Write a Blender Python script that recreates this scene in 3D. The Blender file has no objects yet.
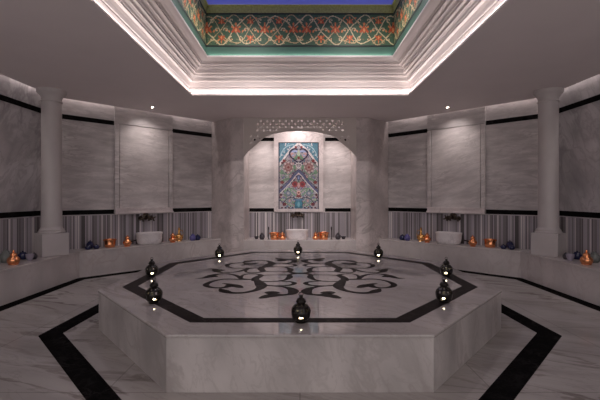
import bpy, bmesh, math, random
import numpy as np
from mathutils import Vector, Matrix

random.seed(7)
PI = math.pi
C = bpy.context.scene.collection
S2 = math.sqrt(0.5)
F, Y0, CAMH = 390.0, 197.5, 1.5      # focal length (px), horizon row, eye height


def at(px, py, h):
    """point of the horizontal plane z=h seen at pixel px,py"""
    d = F * (CAMH - h) / (py - Y0)
    return ((px - 300.0) * d / F, d, h)


# ------------------------------------------------------------------ materials
def nodes(name):
    m = bpy.data.materials.new(name)
    m.use_nodes = True
    nt = m.node_tree
    return m, nt, nt.nodes['Principled BSDF']


def plain(name, col, rough=0.5, metal=0.0, spec=0.5, bump=0.0, bscale=40.0, var=0.0):
    m, nt, b = nodes(name)
    b.inputs['Base Color'].default_value = (*col, 1)
    b.inputs['Roughness'].default_value = rough
    b.inputs['Metallic'].default_value = metal
    b.inputs['Specular IOR Level'].default_value = spec
    if bump or var:
        tc = nt.nodes.new('ShaderNodeTexCoord')
        n = nt.nodes.new('ShaderNodeTexNoise')
        n.inputs['Scale'].default_value = bscale
        n.inputs['Detail'].default_value = 3
        nt.links.new(tc.outputs['Object'], n.inputs['Vector'])
        if bump:
            bp = nt.nodes.new('ShaderNodeBump')
            bp.inputs['Strength'].default_value = bump
            bp.inputs['Distance'].default_value = 0.01
            nt.links.new(n.outputs['Fac'], bp.inputs['Height'])
            nt.links.new(bp.outputs['Normal'], b.inputs['Normal'])
        if var:
            r = nt.nodes.new('ShaderNodeValToRGB')
            r.color_ramp.elements[0].position = 0.3
            r.color_ramp.elements[1].position = 0.7
            r.color_ramp.elements[0].color = (*[c * (1 - var) for c in col], 1)
            r.color_ramp.elements[1].color = (*[min(1, c * (1 + var)) for c in col], 1)
            nt.links.new(n.outputs['Fac'], r.inputs['Fac'])
            nt.links.new(r.outputs['Color'], b.inputs['Base Color'])
    return m


def marble(name, base, vein, rough=0.25, rot=(0, 0, 0), scale=(1, 1, 1), nscale=1.2,
           width=0.035, cloud=0.16, joints=None, vein2=0.5, seed=0.0):
    """veined marble; joints=(axis_u, width_u, axis_v, width_v) draws thin slab joints"""
    m, nt, b = nodes(name)
    N, L = nt.nodes.new, nt.links.new
    tc = N('ShaderNodeTexCoord')
    mp0 = N('ShaderNodeMapping')
    mp0.inputs['Rotation'].default_value = rot
    mp0.inputs['Location'].default_value = (seed, seed * 1.7, seed * 0.6)
    L(tc.outputs['Object'], mp0.inputs['Vector'])
    mp = N('ShaderNodeMapping')
    mp.inputs['Scale'].default_value = scale
    L(mp0.outputs['Vector'], mp.inputs['Vector'])

    def veins(sc, w, dist):
        n = N('ShaderNodeTexNoise')
        n.inputs['Scale'].default_value = sc
        n.inputs['Detail'].default_value = 7
        n.inputs['Roughness'].default_value = 0.58
        n.inputs['Distortion'].default_value = dist
        L(mp.outputs['Vector'], n.inputs['Vector'])
        s = N('ShaderNodeMath'); s.operation = 'SUBTRACT'; s.inputs[1].default_value = 0.5
        L(n.outputs['Fac'], s.inputs[0])
        a = N('ShaderNodeMath'); a.operation = 'ABSOLUTE'
        L(s.outputs[0], a.inputs[0])
        r = N('ShaderNodeMapRange'); r.interpolation_type = 'SMOOTHSTEP'
        r.inputs['From Min'].default_value = 0.0
        r.inputs['From Max'].default_value = w
        r.inputs['To Min'].default_value = 1.0
        r.inputs['To Max'].default_value = 0.0
        L(a.outputs[0], r.inputs['Value'])
        return r
    v1 = veins(nscale, width, 0.6)
    v2 = veins(nscale * 2.7, width * 0.8, 0.9)
    msk = N('ShaderNodeTexNoise')
    msk.inputs['Scale'].default_value = nscale * 0.9
    msk.inputs['Detail'].default_value = 2
    L(mp0.outputs['Vector'], msk.inputs['Vector'])
    mr = N('ShaderNodeMapRange')
    mr.inputs['From Min'].default_value = 0.38
    mr.inputs['From Max'].default_value = 0.62
    L(msk.outputs['Fac'], mr.inputs['Value'])
    m1 = N('ShaderNodeMath'); m1.operation = 'MULTIPLY'
    L(v1.outputs[0], m1.inputs[0]); L(mr.outputs[0], m1.inputs[1])
    m2 = N('ShaderNodeMath'); m2.operation = 'MULTIPLY'; m2.inputs[1].default_value = vein2
    L(v2.outputs[0], m2.inputs[0])
    mx = N('ShaderNodeMath'); mx.operation = 'MAXIMUM'
    L(m1.outputs[0], mx.inputs[0]); L(m2.outputs[0], mx.inputs[1])
    cl = N('ShaderNodeTexNoise')
    cl.inputs['Scale'].default_value = nscale * 1.3
    cl.inputs['Detail'].default_value = 5
    L(mp.outputs['Vector'], cl.inputs['Vector'])
    cr = N('ShaderNodeValToRGB')
    cr.color_ramp.elements[0].position = 0.32
    cr.color_ramp.elements[1].position = 0.68
    cr.color_ramp.elements[0].color = (*[c * (1 - cloud) for c in base], 1)
    cr.color_ramp.elements[1].color = (*[min(1, c * (1 + cloud * 0.6)) for c in base], 1)
    L(cl.outputs['Fac'], cr.inputs['Fac'])
    mix = N('ShaderNodeMixRGB')
    mix.inputs['Color2'].default_value = (*vein, 1)
    L(mx.outputs[0], mix.inputs['Fac']); L(cr.outputs['Color'], mix.inputs['Color1'])
    out = mix.outputs['Color']
    if joints:
        du, wu, dv, wv = joints
        prev = None
        for d, w in ((du, wu), (dv, wv)):
            if d is None:
                continue
            dt = N('ShaderNodeVectorMath'); dt.operation = 'DOT_PRODUCT'
            dt.inputs[1].default_value = d
            L(tc.outputs['Object'], dt.inputs[0])
            pp = N('ShaderNodeMath'); pp.operation = 'PINGPONG'; pp.inputs[1].default_value = w / 2
            L(dt.outputs['Value'], pp.inputs[0])
            lt = N('ShaderNodeMath'); lt.operation = 'LESS_THAN'; lt.inputs[1].default_value = 0.004
            L(pp.outputs[0], lt.inputs[0])
            if prev:
                mm = N('ShaderNodeMath'); mm.operation = 'MAXIMUM'
                L(prev.outputs[0], mm.inputs[0]); L(lt.outputs[0], mm.inputs[1]); prev = mm
            else:
                prev = lt
        jf = N('ShaderNodeMath'); jf.operation = 'MULTIPLY'; jf.inputs[1].default_value = 0.5
        L(prev.outputs[0], jf.inputs[0])
        j = N('ShaderNodeMixRGB')
        j.inputs['Color2'].default_value = (*[c * 0.5 for c in vein], 1)
        L(jf.outputs[0], j.inputs['Fac']); L(out, j.inputs['Color1'])
        out = j.outputs['Color']
    L(out, b.inputs['Base Color'])
    b.inputs['Roughness'].default_value = rough
    return m


def stripes(name, d):
    m, nt, b = nodes(name)
    N, L = nt.nodes.new, nt.links.new
    tc = N('ShaderNodeTexCoord')
    dt = N('ShaderNodeVectorMath'); dt.operation = 'DOT_PRODUCT'; dt.inputs[1].default_value = d
    L(tc.outputs['Object'], dt.inputs[0])

    def band(freq, off):
        mu = N('ShaderNodeMath'); mu.operation = 'MULTIPLY_ADD'
        mu.inputs[1].default_value = freq; mu.inputs[2].default_value = off
        L(dt.outputs['Value'], mu.inputs[0])
        fl = N('ShaderNodeMath'); fl.operation = 'FLOOR'
        L(mu.outputs[0], fl.inputs[0])
        wn = N('ShaderNodeTexWhiteNoise'); wn.noise_dimensions = '1D'
        L(fl.outputs[0], wn.inputs['W'])
        return wn
    a, c = band(46.0, 0.0), band(20.0, 31.4)
    mx = N('ShaderNodeMath'); mx.operation = 'MULTIPLY_ADD'; mx.inputs[1].default_value = 0.62
    sc = N('ShaderNodeMath'); sc.operation = 'MULTIPLY'; sc.inputs[1].default_value = 0.38
    L(c.outputs['Value'], sc.inputs[0])
    L(a.outputs['Value'], mx.inputs[0]); L(sc.outputs[0], mx.inputs[2])
    r = N('ShaderNodeValToRGB')
    r.color_ramp.interpolation = 'CONSTANT'
    e = r.color_ramp.elements
    e[0].position = 0.0; e[0].color = (0.10, 0.088, 0.09, 1)
    e[1].position = 0.26; e[1].color = (0.21, 0.19, 0.2, 1)
    for p, col in ((0.40, (0.36, 0.33, 0.36)), (0.52, (0.26, 0.235, 0.245)), (0.62, (0.44, 0.40, 0.44)),
                   (0.74, (0.70, 0.65, 0.645)), (0.86, (0.38, 0.345, 0.37))):
        el = e.new(p); el.color = (*col, 1)
    L(mx.outputs[0], r.inputs['Fac'])
    L(r.outputs['Color'], b.inputs['Base Color'])
    b.inputs['Roughness'].default_value = 0.35
    return m


def emit(name, col, strength):
    m, nt, b = nodes(name)
    b.inputs['Base Color'].default_value = (*col, 1)
    b.inputs['Emission Color'].default_value = (*col, 1)
    b.inputs['Emission Strength'].default_value = strength
    return m


def painted(name, rough=0.35):
    """colour laid out tile by tile in the mesh's own colour attribute"""
    m, nt, b = nodes(name)
    a = nt.nodes.new('ShaderNodeVertexColor'); a.layer_name = 'tile'
    nt.links.new(a.outputs['Color'], b.inputs['Base Color'])
    b.inputs['Roughness'].default_value = rough
    return m


WALLC = (0.56, 0.515, 0.51)
M = {}
M['wall'] = marble('grey_marble_slabs', WALLC, (0.41, 0.37, 0.37), 0.32, scale=(1, 1, 5.0), nscale=1.7, width=0.05, cloud=0.24, vein2=0.4)
M['wall_side'] = marble('clouded_marble_slabs', (0.50, 0.47, 0.48), (0.30, 0.275, 0.285), 0.3, rot=(0.6, 0, 0), scale=(1, 1.6, 0.8), nscale=1.0,
                        width=0.06, cloud=0.4, joints=((0, 1, 0), 1.45, None, 1))
M['panel'] = marble('pale_marble_panel', (0.64, 0.585, 0.575), (0.47, 0.42, 0.415), 0.28, rot=(0.2, 0.15, 0), scale=(1, 1, 4.5), nscale=1.5, width=0.05, cloud=0.2, seed=3.1)
M['white'] = marble('white_marble_trim', (0.70, 0.62, 0.61), (0.52, 0.45, 0.45), 0.3, nscale=2.0, cloud=0.08, seed=5.0)
M['stone'] = marble('warm_marble_block', (0.56, 0.49, 0.48), (0.38, 0.33, 0.32), 0.4, nscale=1.5, width=0.04, cloud=0.24, seed=8.0)
M['bench'] = marble('bench_marble', (0.56, 0.51, 0.50), (0.47, 0.41, 0.40), 0.25, scale=(1, 1, 0.7), nscale=1.3, width=0.03, cloud=0.16, seed=2.0)
M['plat_side'] = marble('platform_side_marble', (0.48, 0.44, 0.43), (0.33, 0.29, 0.28), 0.3, rot=(0, 0.35, 0), scale=(1.6, 1.6, 0.8), nscale=1.2, width=0.035, cloud=0.3, vein2=0.3, seed=4.4)
M['plat_top'] = marble('platform_top_marble', (0.44, 0.405, 0.39), (0.33, 0.29, 0.275), 0.04, rot=(0, 0, 0.7), scale=(1, 2.4, 1), nscale=0.8, width=0.03, cloud=0.14, seed=6.6)
M['floor'] = marble('veined_floor_marble', (0.43, 0.40, 0.385), (0.22, 0.19, 0.18), 0.16, rot=(0, 0, 0.4), scale=(0.6, 2.2, 1), nscale=0.8, width=0.03, cloud=0.26, vein2=0.25,
                    joints=((1, 0, 0), 1.5, (0, 1, 0), 1.5), seed=1.3)
M['black'] = marble('black_marble', (0.008, 0.0075, 0.0075), (0.02, 0.018, 0.018), 0.5, nscale=3.0, cloud=0.2)
M['inlay'] = marble('dark_brown_marble', (0.022, 0.018, 0.017), (0.045, 0.037, 0.036), 0.3, nscale=3.0, cloud=0.2)
for k_, sp_ in (('black', 0.0), ('inlay', 0.012)):
    M[k_].node_tree.nodes['Principled BSDF'].inputs['Specular IOR Level'].default_value = sp_
M['ceil'] = plain('ceiling_plaster', (0.80, 0.725, 0.72), 0.8, var=0.02, bscale=1.5)
M['mould'] = plain('moulding_plaster', (0.72, 0.65, 0.63), 0.6)
M['column'] = plain('column_stone', (0.52, 0.475, 0.47), 0.5, var=0.05, bscale=3)
M['lattice'] = plain('carved_lattice_stone', (0.58, 0.52, 0.49), 0.6)
M['teal'] = plain('teal_paint', (0.05, 0.11, 0.083), 0.5)
M['olive'] = plain('olive_paint', (0.34, 0.33, 0.11), 0.5, var=0.2, bscale=30)
M['dark'] = plain('black_edging', (0.01, 0.01, 0.01), 0.5)
M['blue'] = emit('blue_emissive_ceiling', (0.055, 0.065, 0.38), 0.42)  # emission added to the blue surface to make it glow
M['copper'] = plain('hammered_copper', (0.86, 0.36, 0.17), 0.24, 1.0, bump=0.25, bscale=60)
M['brass'] = plain('polished_brass', (0.85, 0.47, 0.17), 0.2, 1.0, bump=0.15, bscale=60)
M['bronze'] = plain('dark_bronze', (0.014, 0.011, 0.009), 0.32, 0.3, bump=0.2, bscale=80)
M['tap'] = plain('antique_bronze', (0.07, 0.052, 0.04), 0.3, 0.9)
M['navy'] = plain('navy_glaze', (0.02, 0.023, 0.075), 0.15)
M['violet'] = plain('violet_glaze', (0.10, 0.09, 0.26), 0.15)
M['mauve'] = plain('pale_blue_glaze', (0.36, 0.32, 0.40), 0.2)
M['greyg'] = plain('grey_green_glaze', (0.16, 0.17, 0.16), 0.2)
M['charcoal'] = plain('charcoal_glaze', (0.05, 0.045, 0.055), 0.25)
M['basin'] = marble('white_basin_marble', (0.84, 0.79, 0.79), (0.7, 0.64, 0.65), 0.22, nscale=3.0, cloud=0.05)
M['wax'] = plain('candle_wax', (0.8, 0.72, 0.6), 0.5)
M['flame'] = emit('candle_flame', (1.0, 0.86, 0.55), 14.0)
M['lamp'] = emit('downlight_lens', (1.0, 0.93, 0.85), 12.0)
M['steel'] = plain('white_metal', (0.7, 0.66, 0.64), 0.4)
M['tiles'] = painted('glazed_tiles', 0.3)
M['frieze'] = painted('painted_frieze', 0.6)


# ------------------------------------------------------------------ mesh helpers
class MB:
    def __init__(self):
        self.bm = bmesh.new()

    def poly(self, pts):
        return self.bm.faces.new([self.bm.verts.new(p) for p in pts])

    def prism(self, pts, z0, z1):
        n = len(pts)
        lo = [self.bm.verts.new((p[0], p[1], z0)) for p in pts]
        hi = [self.bm.verts.new((p[0], p[1], z1)) for p in pts]
        self.bm.faces.new(lo[::-1]); self.bm.faces.new(hi)
        for i in range(n):
            self.bm.faces.new((lo[i], lo[(i + 1) % n], hi[(i + 1) % n], hi[i]))
        return self

    def box(self, x0, x1, y0, y1, z0, z1):
        return self.prism([(x0, y0), (x1, y0), (x1, y1), (x0, y1)], z0, z1)

    def ring(self, outer, inner, z0, z1):
        n = len(outer)
        v = [[self.bm.verts.new((p[0], p[1], z)) for p in loop] for loop, z in
             ((outer, z0), (outer, z1), (inner, z1), (inner, z0))]
        for i in range(n):
            j = (i + 1) % n
            for k in range(4):
                a, b = v[k], v[(k + 1) % 4]
                self.bm.faces.new((a[i], a[j], b[j], b[i]))
        return self

    def lathe(self, prof, seg=24, c=(0, 0, 0), sx=1.0, sy=1.0, power=2.0, skip=None, caps=True):
        rows = []
        for (r, z) in prof:
            row = []
            for i in range(seg):
                a = 2 * PI * i / seg
                ca, sa = math.cos(a), math.sin(a)
                if power != 2.0:
                    k = (abs(ca) ** power + abs(sa) ** power) ** (-1 / power)
                    ca, sa = ca * k, sa * k
                row.append(self.bm.verts.new((c[0] + r * ca * sx, c[1] + r * sa * sy, c[2] + z)))
            rows.append(row)
        for k in range(len(rows) - 1):
            for i in range(seg):
                if skip and skip(k, i):
                    continue
                j = (i + 1) % seg
                self.bm.faces.new((rows[k][i], rows[k][j], rows[k + 1][j], rows[k + 1][i]))
        if caps:
            self.bm.faces.new(rows[0][::-1]); self.bm.faces.new(rows[-1])
        return self

    def tube(self, pts, rad, seg=8):
        pts = [Vector(p) for p in pts]
        if not isinstance(rad, (list, tuple)):
            rad = [rad] * len(pts)
        rings = []
        for i, p in enumerate(pts):
            t = (pts[min(i + 1, len(pts) - 1)] - pts[max(i - 1, 0)]).normalized()
            u = t.cross(Vector((0, 0, 1)))
            if u.length < 1e-3:
                u = t.cross(Vector((1, 0, 0)))
            u.normalize(); w = t.cross(u)
            rings.append([self.bm.verts.new(p + rad[i] * (math.cos(2 * PI * k / seg) * u + math.sin(2 * PI * k / seg) * w)) for k in range(seg)])
        for a, b in zip(rings, rings[1:]):
            for k in range(seg):
                self.bm.faces.new((a[k], a[(k + 1) % seg], b[(k + 1) % seg], b[k]))
        self.bm.faces.new(rings[0][::-1]); self.bm.faces.new(rings[-1])
        return self

    def mirror_x(self):
        for v in self.bm.verts:
            v.co.x = -v.co.x
        return self

    def build(self, name, mat, parent=None, smooth=False, bevel=0.0, angle=35, world=False):
        bmesh.ops.recalc_face_normals(self.bm, faces=self.bm.faces[:])
        if world and parent is not None:
            inv = (Matrix.Translation(parent.location) @ parent.rotation_euler.to_matrix().to_4x4()).inverted()
            bmesh.ops.transform(self.bm, matrix=inv, verts=self.bm.verts[:])
        me = bpy.data.meshes.new(name)
        self.bm.to_mesh(me); self.bm.free()
        if smooth:
            me.polygons.foreach_set('use_smooth', [True] * len(me.polygons))
            me.set_sharp_from_angle(angle=math.radians(angle))
        me.materials.append(mat if not isinstance(mat, str) else M[mat])
        o = bpy.data.objects.new(name, me)
        C.objects.link(o)
        if parent is not None:
            o.parent = parent
        if bevel:
            b = o.modifiers.new('edge', 'BEVEL'); b.width = bevel; b.segments = 2; b.limit_method = 'ANGLE'
        return o


def tag(o, label, cat, group=None):
    o['label'] = label; o['category'] = cat
    if group:
        o['group'] = group
    return o


def thing(name, label, cat, loc=(0, 0, 0), rz=0.0, group=None):
    o = bpy.data.objects.new(name, None)
    C.objects.link(o)
    o.location = loc; o.rotation_euler = (0, 0, rz)
    o.empty_display_size = 0.1
    return tag(o, label, cat, group)


def struct(o):
    o['kind'] = 'structure'
    return o


def dup(root, loc, rz, label, group=None):
    r = root.copy(); C.objects.link(r)
    r.location = loc; r.rotation_euler = (0, 0, rz); r['label'] = label
    if group:
        r['group'] = group
    for ch in list(root.children):
        c = ch.copy(); C.objects.link(c); c.parent = r
        for g in list(ch.children):
            d = g.copy(); C.objects.link(d); d.parent = c
    return r


def mx(pts, s):
    """footprint given for the right half; s=-1 puts it on the left"""
    return [(p[0] * s, *p[1:]) for p in pts]


# ------------------------------------------------------------------ the room's plan
SIDE_X, CORN_Y, SUM = 4.66, 7.34, 12.0          # side walls, where the 45 degree walls start, x + y along them
BLK = [(2.215, 9.785), (1.63, 9.20), (1.33, 9.20), (1.33, 10.20)]
NICHE_Y = 10.20
CEIL = 3.38
NEAR_Y = -1.6
B_UP0, B_UP1, B_LO0, B_LO1 = 2.975, 3.065, 1.13, 1.22      # black bands in the alcove
BANDS_S = (3.015, 3.105, 1.175, 1.265)                     # on the side walls
BANDS_A = (3.005, 3.095, 1.16, 1.25)                       # on the angled walls
BENCH_H, BENCH_X, BENCH_SUM = 0.495, 4.12, 11.42
RZ = {-1: PI / 4, 1: -PI / 4}


def aw(s, along, off=0.0):
    """point beside the 45 degree wall: metres along it from the side wall, metres off it into the room"""
    return (s * (SIDE_X - along * S2 - off * S2), CORN_Y + along * S2 - off * S2)


ALEN = (SIDE_X - 2.215) / S2
A_L, A_R = (SIDE_X - 3.875) / S2, (SIDE_X - 2.965) / S2        # the raised panel in that wall
A_MID = (A_L + A_R) / 2


def aw_box(mb, s, a0, a1, o0, o1, z0, z1):
    return mb.prism([aw(s, a0, o0), aw(s, a1, o0), aw(s, a1, o1), aw(s, a0, o1)], z0, z1)


# floor with inlaid black borders
fl = struct(MB().prism([(-5, NEAR_Y), (5, NEAR_Y), (5, 10.6), (-5, 10.6)], -0.1, 0.0).build('floor', 'floor'))


def oct_mirror(front, corner, yc=5.42):
    """octagon from its right front corner and right side corner, mirrored about x=0 and y=yc"""
    q = [front, corner]
    r = q + [(p[0], 2 * yc - p[1]) for p in q[::-1]]
    return r + [(-p[0], p[1]) for p in r[::-1]]


ro = oct_mirror((1.08, 2.35), (2.838, 4.224))
ri = oct_mirror((1.02, 2.56), (2.623, 4.317))
struct(MB().ring(ro, ri, 0.0, 0.0015).build('black_border', 'black', fl))
for s in (-1, 1):
    mb = MB()
    o_ = [(4.15, NEAR_Y), (4.15, 7.22), (2.05, 9.32)]
    i_ = [(3.945, NEAR_Y), (3.945, 7.135), (1.9, 9.18)]
    mb.prism(mx([o_[0], o_[1], i_[1], i_[0]], s), 0.0, 0.0015)
    mb.prism(mx([o_[1], o_[2], i_[2], i_[1]], s), 0.0, 0.0015)
    struct(mb.build('black_border', 'black', fl))

# walls
for s, nm in ((-1, 'left'), (1, 'right')):
    w = struct(MB().prism(mx([(SIDE_X, NEAR_Y), (SIDE_X + 0.15, NEAR_Y), (SIDE_X + 0.15, CORN_Y + 0.06), (SIDE_X, CORN_Y)], s), 0, 3.62)
               .build('wall_' + nm, 'wall_side'))
    for z0, z1 in (BANDS_S[:2], BANDS_S[2:]):
        struct(MB().prism(mx([(SIDE_X, NEAR_Y), (SIDE_X, CORN_Y), (SIDE_X - 0.006, CORN_Y), (SIDE_X - 0.006, NEAR_Y)], s), z0, z1)
               .build('black_band', 'black', w))
    struct(MB().prism(mx([(SIDE_X, NEAR_Y), (SIDE_X, CORN_Y), (SIDE_X - 0.004, CORN_Y), (SIDE_X - 0.004, NEAR_Y)], s), BENCH_H, BANDS_S[2] - 0.02)
           .build('striped_tile_band', stripes('striped_tiles_' + nm, (0, 1, 0)), w))
    w = struct(MB().prism([aw(s, 0, 0), aw(s, ALEN, 0), aw(s, ALEN + 0.15, -0.15), aw(s, -0.06, -0.15)], 0, 3.62).build('wall_back_' + nm, 'wall'))
    for a0, a1 in ((0.01, A_L), (A_R, ALEN - 0.005)):
        for z0, z1 in (BANDS_A[:2], BANDS_A[2:]):
            struct(aw_box(MB(), s, a0, a1, 0, 0.006, z0, z1).build('black_band', 'black', w))
    struct(aw_box(MB(), s, 0.01, ALEN - 0.01, 0, 0.004, BENCH_H, BANDS_A[2] - 0.02)
           .build('striped_tile_band', stripes('striped_tiles_back_' + nm, (S2 * -s, S2, 0)), w))
    # raised marble panel in the middle of that wall
    t = thing('wall_panel', 'tall raised pale marble panel between black bands on the %s angled wall, over the basin' % nm,
              'wall panel', (*aw(s, A_MID, 0), 1.16), 0, 'raised marble wall panels')
    z0 = 1.16
    aw_box(MB(), s, A_L + .005, A_R - .005, 0.0, 0.04, 3.048, 3.60).build('top_slab', 'wall', t, world=True)
    aw_box(MB(), s, A_L + .105, A_R - .105, 0.0, 0.04, z0 + .12, 3.03).build('slab', 'panel', t, world=True)
    for a0, a1 in ((A_L + .005, A_L + .09), (A_R - .09, A_R - .005)):
        aw_box(MB(), s, a0, a1, 0.0, 0.055, z0 + .12, 3.03).build('jamb', 'panel', t, bevel=0.008, world=True)
    l = MB(); aw_box(l, s, A_L, A_R, 0.0, 0.085, z0, z0 + .03); aw_box(l, s, A_L + .01, A_R - .01, 0.0, 0.06, z0 + .03, z0 + .09)
    aw_box(l, s, A_L, A_R, 0.0, 0.07, z0 + .09, z0 + .12)
    l.build('ledge', 'white', t, world=True)
    # alcove shoulder: the block that frames the niche
    pts = BLK + [(1.33, 10.35), (2.4, 10.35)]
    bx, by, k = 1.63, 9.20, 0.07
    pts = [BLK[0]] + [(bx + k * S2 * (1 - i / 4) * (1) - k * 0.35 * (i / 4) * 0 - k * (i / 4) * 0.9, by + k * S2 * (1 - i / 4) ** 2) for i in range(5)] + pts[2:]
    struct(MB().prism(mx(pts, s), 0, CEIL).build('wall_alcove_' + nm, 'stone', smooth=True))
wb = struct(MB().prism([(-1.33, NICHE_Y), (1.33, NICHE_Y), (1.33, 10.35), (-1.33, 10.35)], 0, CEIL).build('wall_back', 'panel'))
for s in (-1, 1):
    for z0, z1 in ((B_UP0, B_UP1), (B_LO0, B_LO1)):
        x0, x1 = sorted((s * 0.655, s * 1.325))
        struct(MB().box(x0, x1, NICHE_Y - 0.006, NICHE_Y, z0, z1).build('black_band', 'black', wb))
struct(MB().box(-1.325, 1.325, NICHE_Y - 0.004, NICHE_Y, 0.44, B_LO0 - 0.02).build('striped_tile_band', stripes('striped_tiles_niche', (1, 0, 0)), wb))

# ceiling: slab with square opening, light slot along the walls
LIP = 0.10
oc = [(SIDE_X - LIP, NEAR_Y), (SIDE_X - LIP, CORN_Y - LIP * 0.4142), (2.1445, 9.7145), (2.1445, 10.35)]
oc = oc + mx(oc[::-1], -1)
CO_Y, CO_S = 5.20, 2.0


def sq(s):
    return [(-s, CO_Y - s), (s, CO_Y - s), (s, CO_Y + s), (-s, CO_Y + s)]


def holed(outer, inner, z, zlip=None):
    mb = MB(); bm = mb.bm
    edges = []
    loops = []
    for loop in (outer, inner):
        vs = [bm.verts.new((p[0], p[1], z)) for p in loop]
        loops.append(vs)
        for i in range(len(vs)):
            edges.append(bm.edges.new((vs[i], vs[(i + 1) % len(vs)])))
    bmesh.ops.triangle_fill(bm, edges=edges, use_beauty=True)
    if zlip is not None:
        up = [bm.verts.new((p[0], p[1], zlip)) for p in outer]
        n = len(up)
        for i in range(n):
            bm.faces.new((loops[0][i], loops[0][(i + 1) % n], up[(i + 1) % n], up[i]))
    return mb


ce = struct(holed(oc, sq(CO_S), CEIL, 3.47).build('ceiling', 'ceil'))
up = [(SIDE_X + 0.2, NEAR_Y), (SIDE_X + 0.2, CORN_Y + 0.1), (2.0, 10.4)]
up = up + mx(up[::-1], -1)
struct(holed(up, sq(2.30), 3.62).build('slot_cover', 'ceil', ce))


def square_loft(prof):
    mb = MB()
    loops = [[mb.bm.verts.new((*p, z)) for p in sq(s)] for (s, z) in prof]
    for a, b in zip(loops, loops[1:]):
        for i in range(4):
            mb.bm.faces.new((a[i], a[(i + 1) % 4], b[(i + 1) % 4], b[i]))
    return mb


lip = [(2.0, 3.38), (1.992, 3.384), (1.992, 3.398), (2.0, 3.402), (2.0, 3.412), (2.004, 3.412), (2.004, 3.398), (2.06, 3.398), (2.06, 3.455), (2.076, 3.46), (2.076, 3.472),
       (2.056, 3.478), (2.052, 3.53), (2.07, 3.536), (2.07, 3.548), (2.048, 3.554), (2.042, 3.61), (2.034, 3.635), (2.03, 3.65)]
struct(square_loft(lip).build('trim_1', 'mould'))
crown = [(2.03, 3.65), (1.985, 3.652), (1.985, 3.675)]
for s0, z0, s1, z1 in ((1.975, 3.678, 1.945, 3.725), (1.93, 3.728, 1.915, 3.765), (1.885, 3.768, 1.885, 3.79), (1.87, 3.793, 1.84, 3.84),
                       (1.825, 3.843, 1.805, 3.875), (1.765, 3.878, 1.765, 3.90), (1.75, 3.903, 1.70, 3.94)):
    crown += [(s0, z0), (s0 - (s0 - s1) * .25, z0 + (z1 - z0) * .6), (s1, z1)]
crown += [(1.66, 3.945), (1.62, 3.955), (1.62, 3.985), (1.69, 3.985)]
struct(square_loft(crown).build('trim_2', 'mould'))

# ------------------------------------------------------------------ painted grids (tile by tile)
class Grid:
    def __init__(self, w, h, nx, ny, col):
        self.w, self.h, self.nx, self.ny = w, h, nx, ny
        xs = (np.arange(nx) + 0.5) / nx * w
        ys = (np.arange(ny) + 0.5) / ny * h
        self.X, self.Y = np.meshgrid(xs, ys)
        self.c = np.zeros((ny, nx, 3)); self.c[:] = self.lin(col)

    @staticmethod
    def lin(c):
        c = np.array(c, float) / 255
        return np.where(c <= 0.04045, c / 12.92, ((c + 0.055) / 1.055) ** 2.4)

    def put(self, mask, col):
        self.c[mask] = self.lin(col)

    def ell(self, x, y, rx, ry, col, rot=0.0):
        dx, dy = self.X - x, self.Y - y
        ca, sa = math.cos(rot), math.sin(rot)
        self.put(((dx * ca + dy * sa) / rx) ** 2 + ((-dx * sa + dy * ca) / ry) ** 2 < 1, col)

    def line(self, pts, w, col):
        d = np.full(self.X.shape, 1e9)
        for (x0, y0), (x1, y1) in zip(pts, pts[1:]):
            dx, dy = x1 - x0, y1 - y0
            t = np.clip(((self.X - x0) * dx + (self.Y - y0) * dy) / max(dx * dx + dy * dy, 1e-9), 0, 1)
            d = np.minimum(d, np.hypot(self.X - x0 - t * dx, self.Y - y0 - t * dy))
        self.put(d < w / 2, col)

    def mesh(self, name):
        """upright grid in the local x,z plane, centred on x, row 0 at the top"""
        nx, ny = self.nx, self.ny
        vx, vz = np.meshgrid(np.linspace(-self.w / 2, self.w / 2, nx + 1), np.linspace(self.h, 0, ny + 1))
        v = np.stack([vx, np.zeros_like(vx), vz], -1).reshape(-1, 3)
        idx = np.arange((nx + 1) * (ny + 1)).reshape(ny + 1, nx + 1)
        f = np.stack([idx[1:, :-1], idx[1:, 1:], idx[:-1, 1:], idx[:-1, :-1]], -1).reshape(-1, 4)
        me = bpy.data.meshes.new(name)
        me.from_pydata(v.tolist(), [], f.tolist())
        a = me.color_attributes.new('tile', 'FLOAT_COLOR', 'CORNER')
        col = np.concatenate([np.repeat(self.c.reshape(-1, 3), 4, 0), np.ones((nx * ny * 4, 1))], 1)
        a.data.foreach_set('color', col.astype(np.float32).ravel())
        return me


def smooth_path(p, n=6):
    out = []
    for i in range(len(p) - 1):
        p0, p1, p2, p3 = (np.array(p[max(0, min(len(p) - 1, k))], float) for k in (i - 1, i, i + 1, i + 2))
        for t in np.linspace(0, 1, n, endpoint=False):
            out.append(tuple(0.5 * (2 * p1 + (p2 - p0) * t + (2 * p0 - 5 * p1 + 4 * p2 - p3) * t * t + (3 * p1 - p0 - 3 * p2 + p3) * t ** 3)))
    out.append(tuple(p[-1]))
    return out


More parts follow.
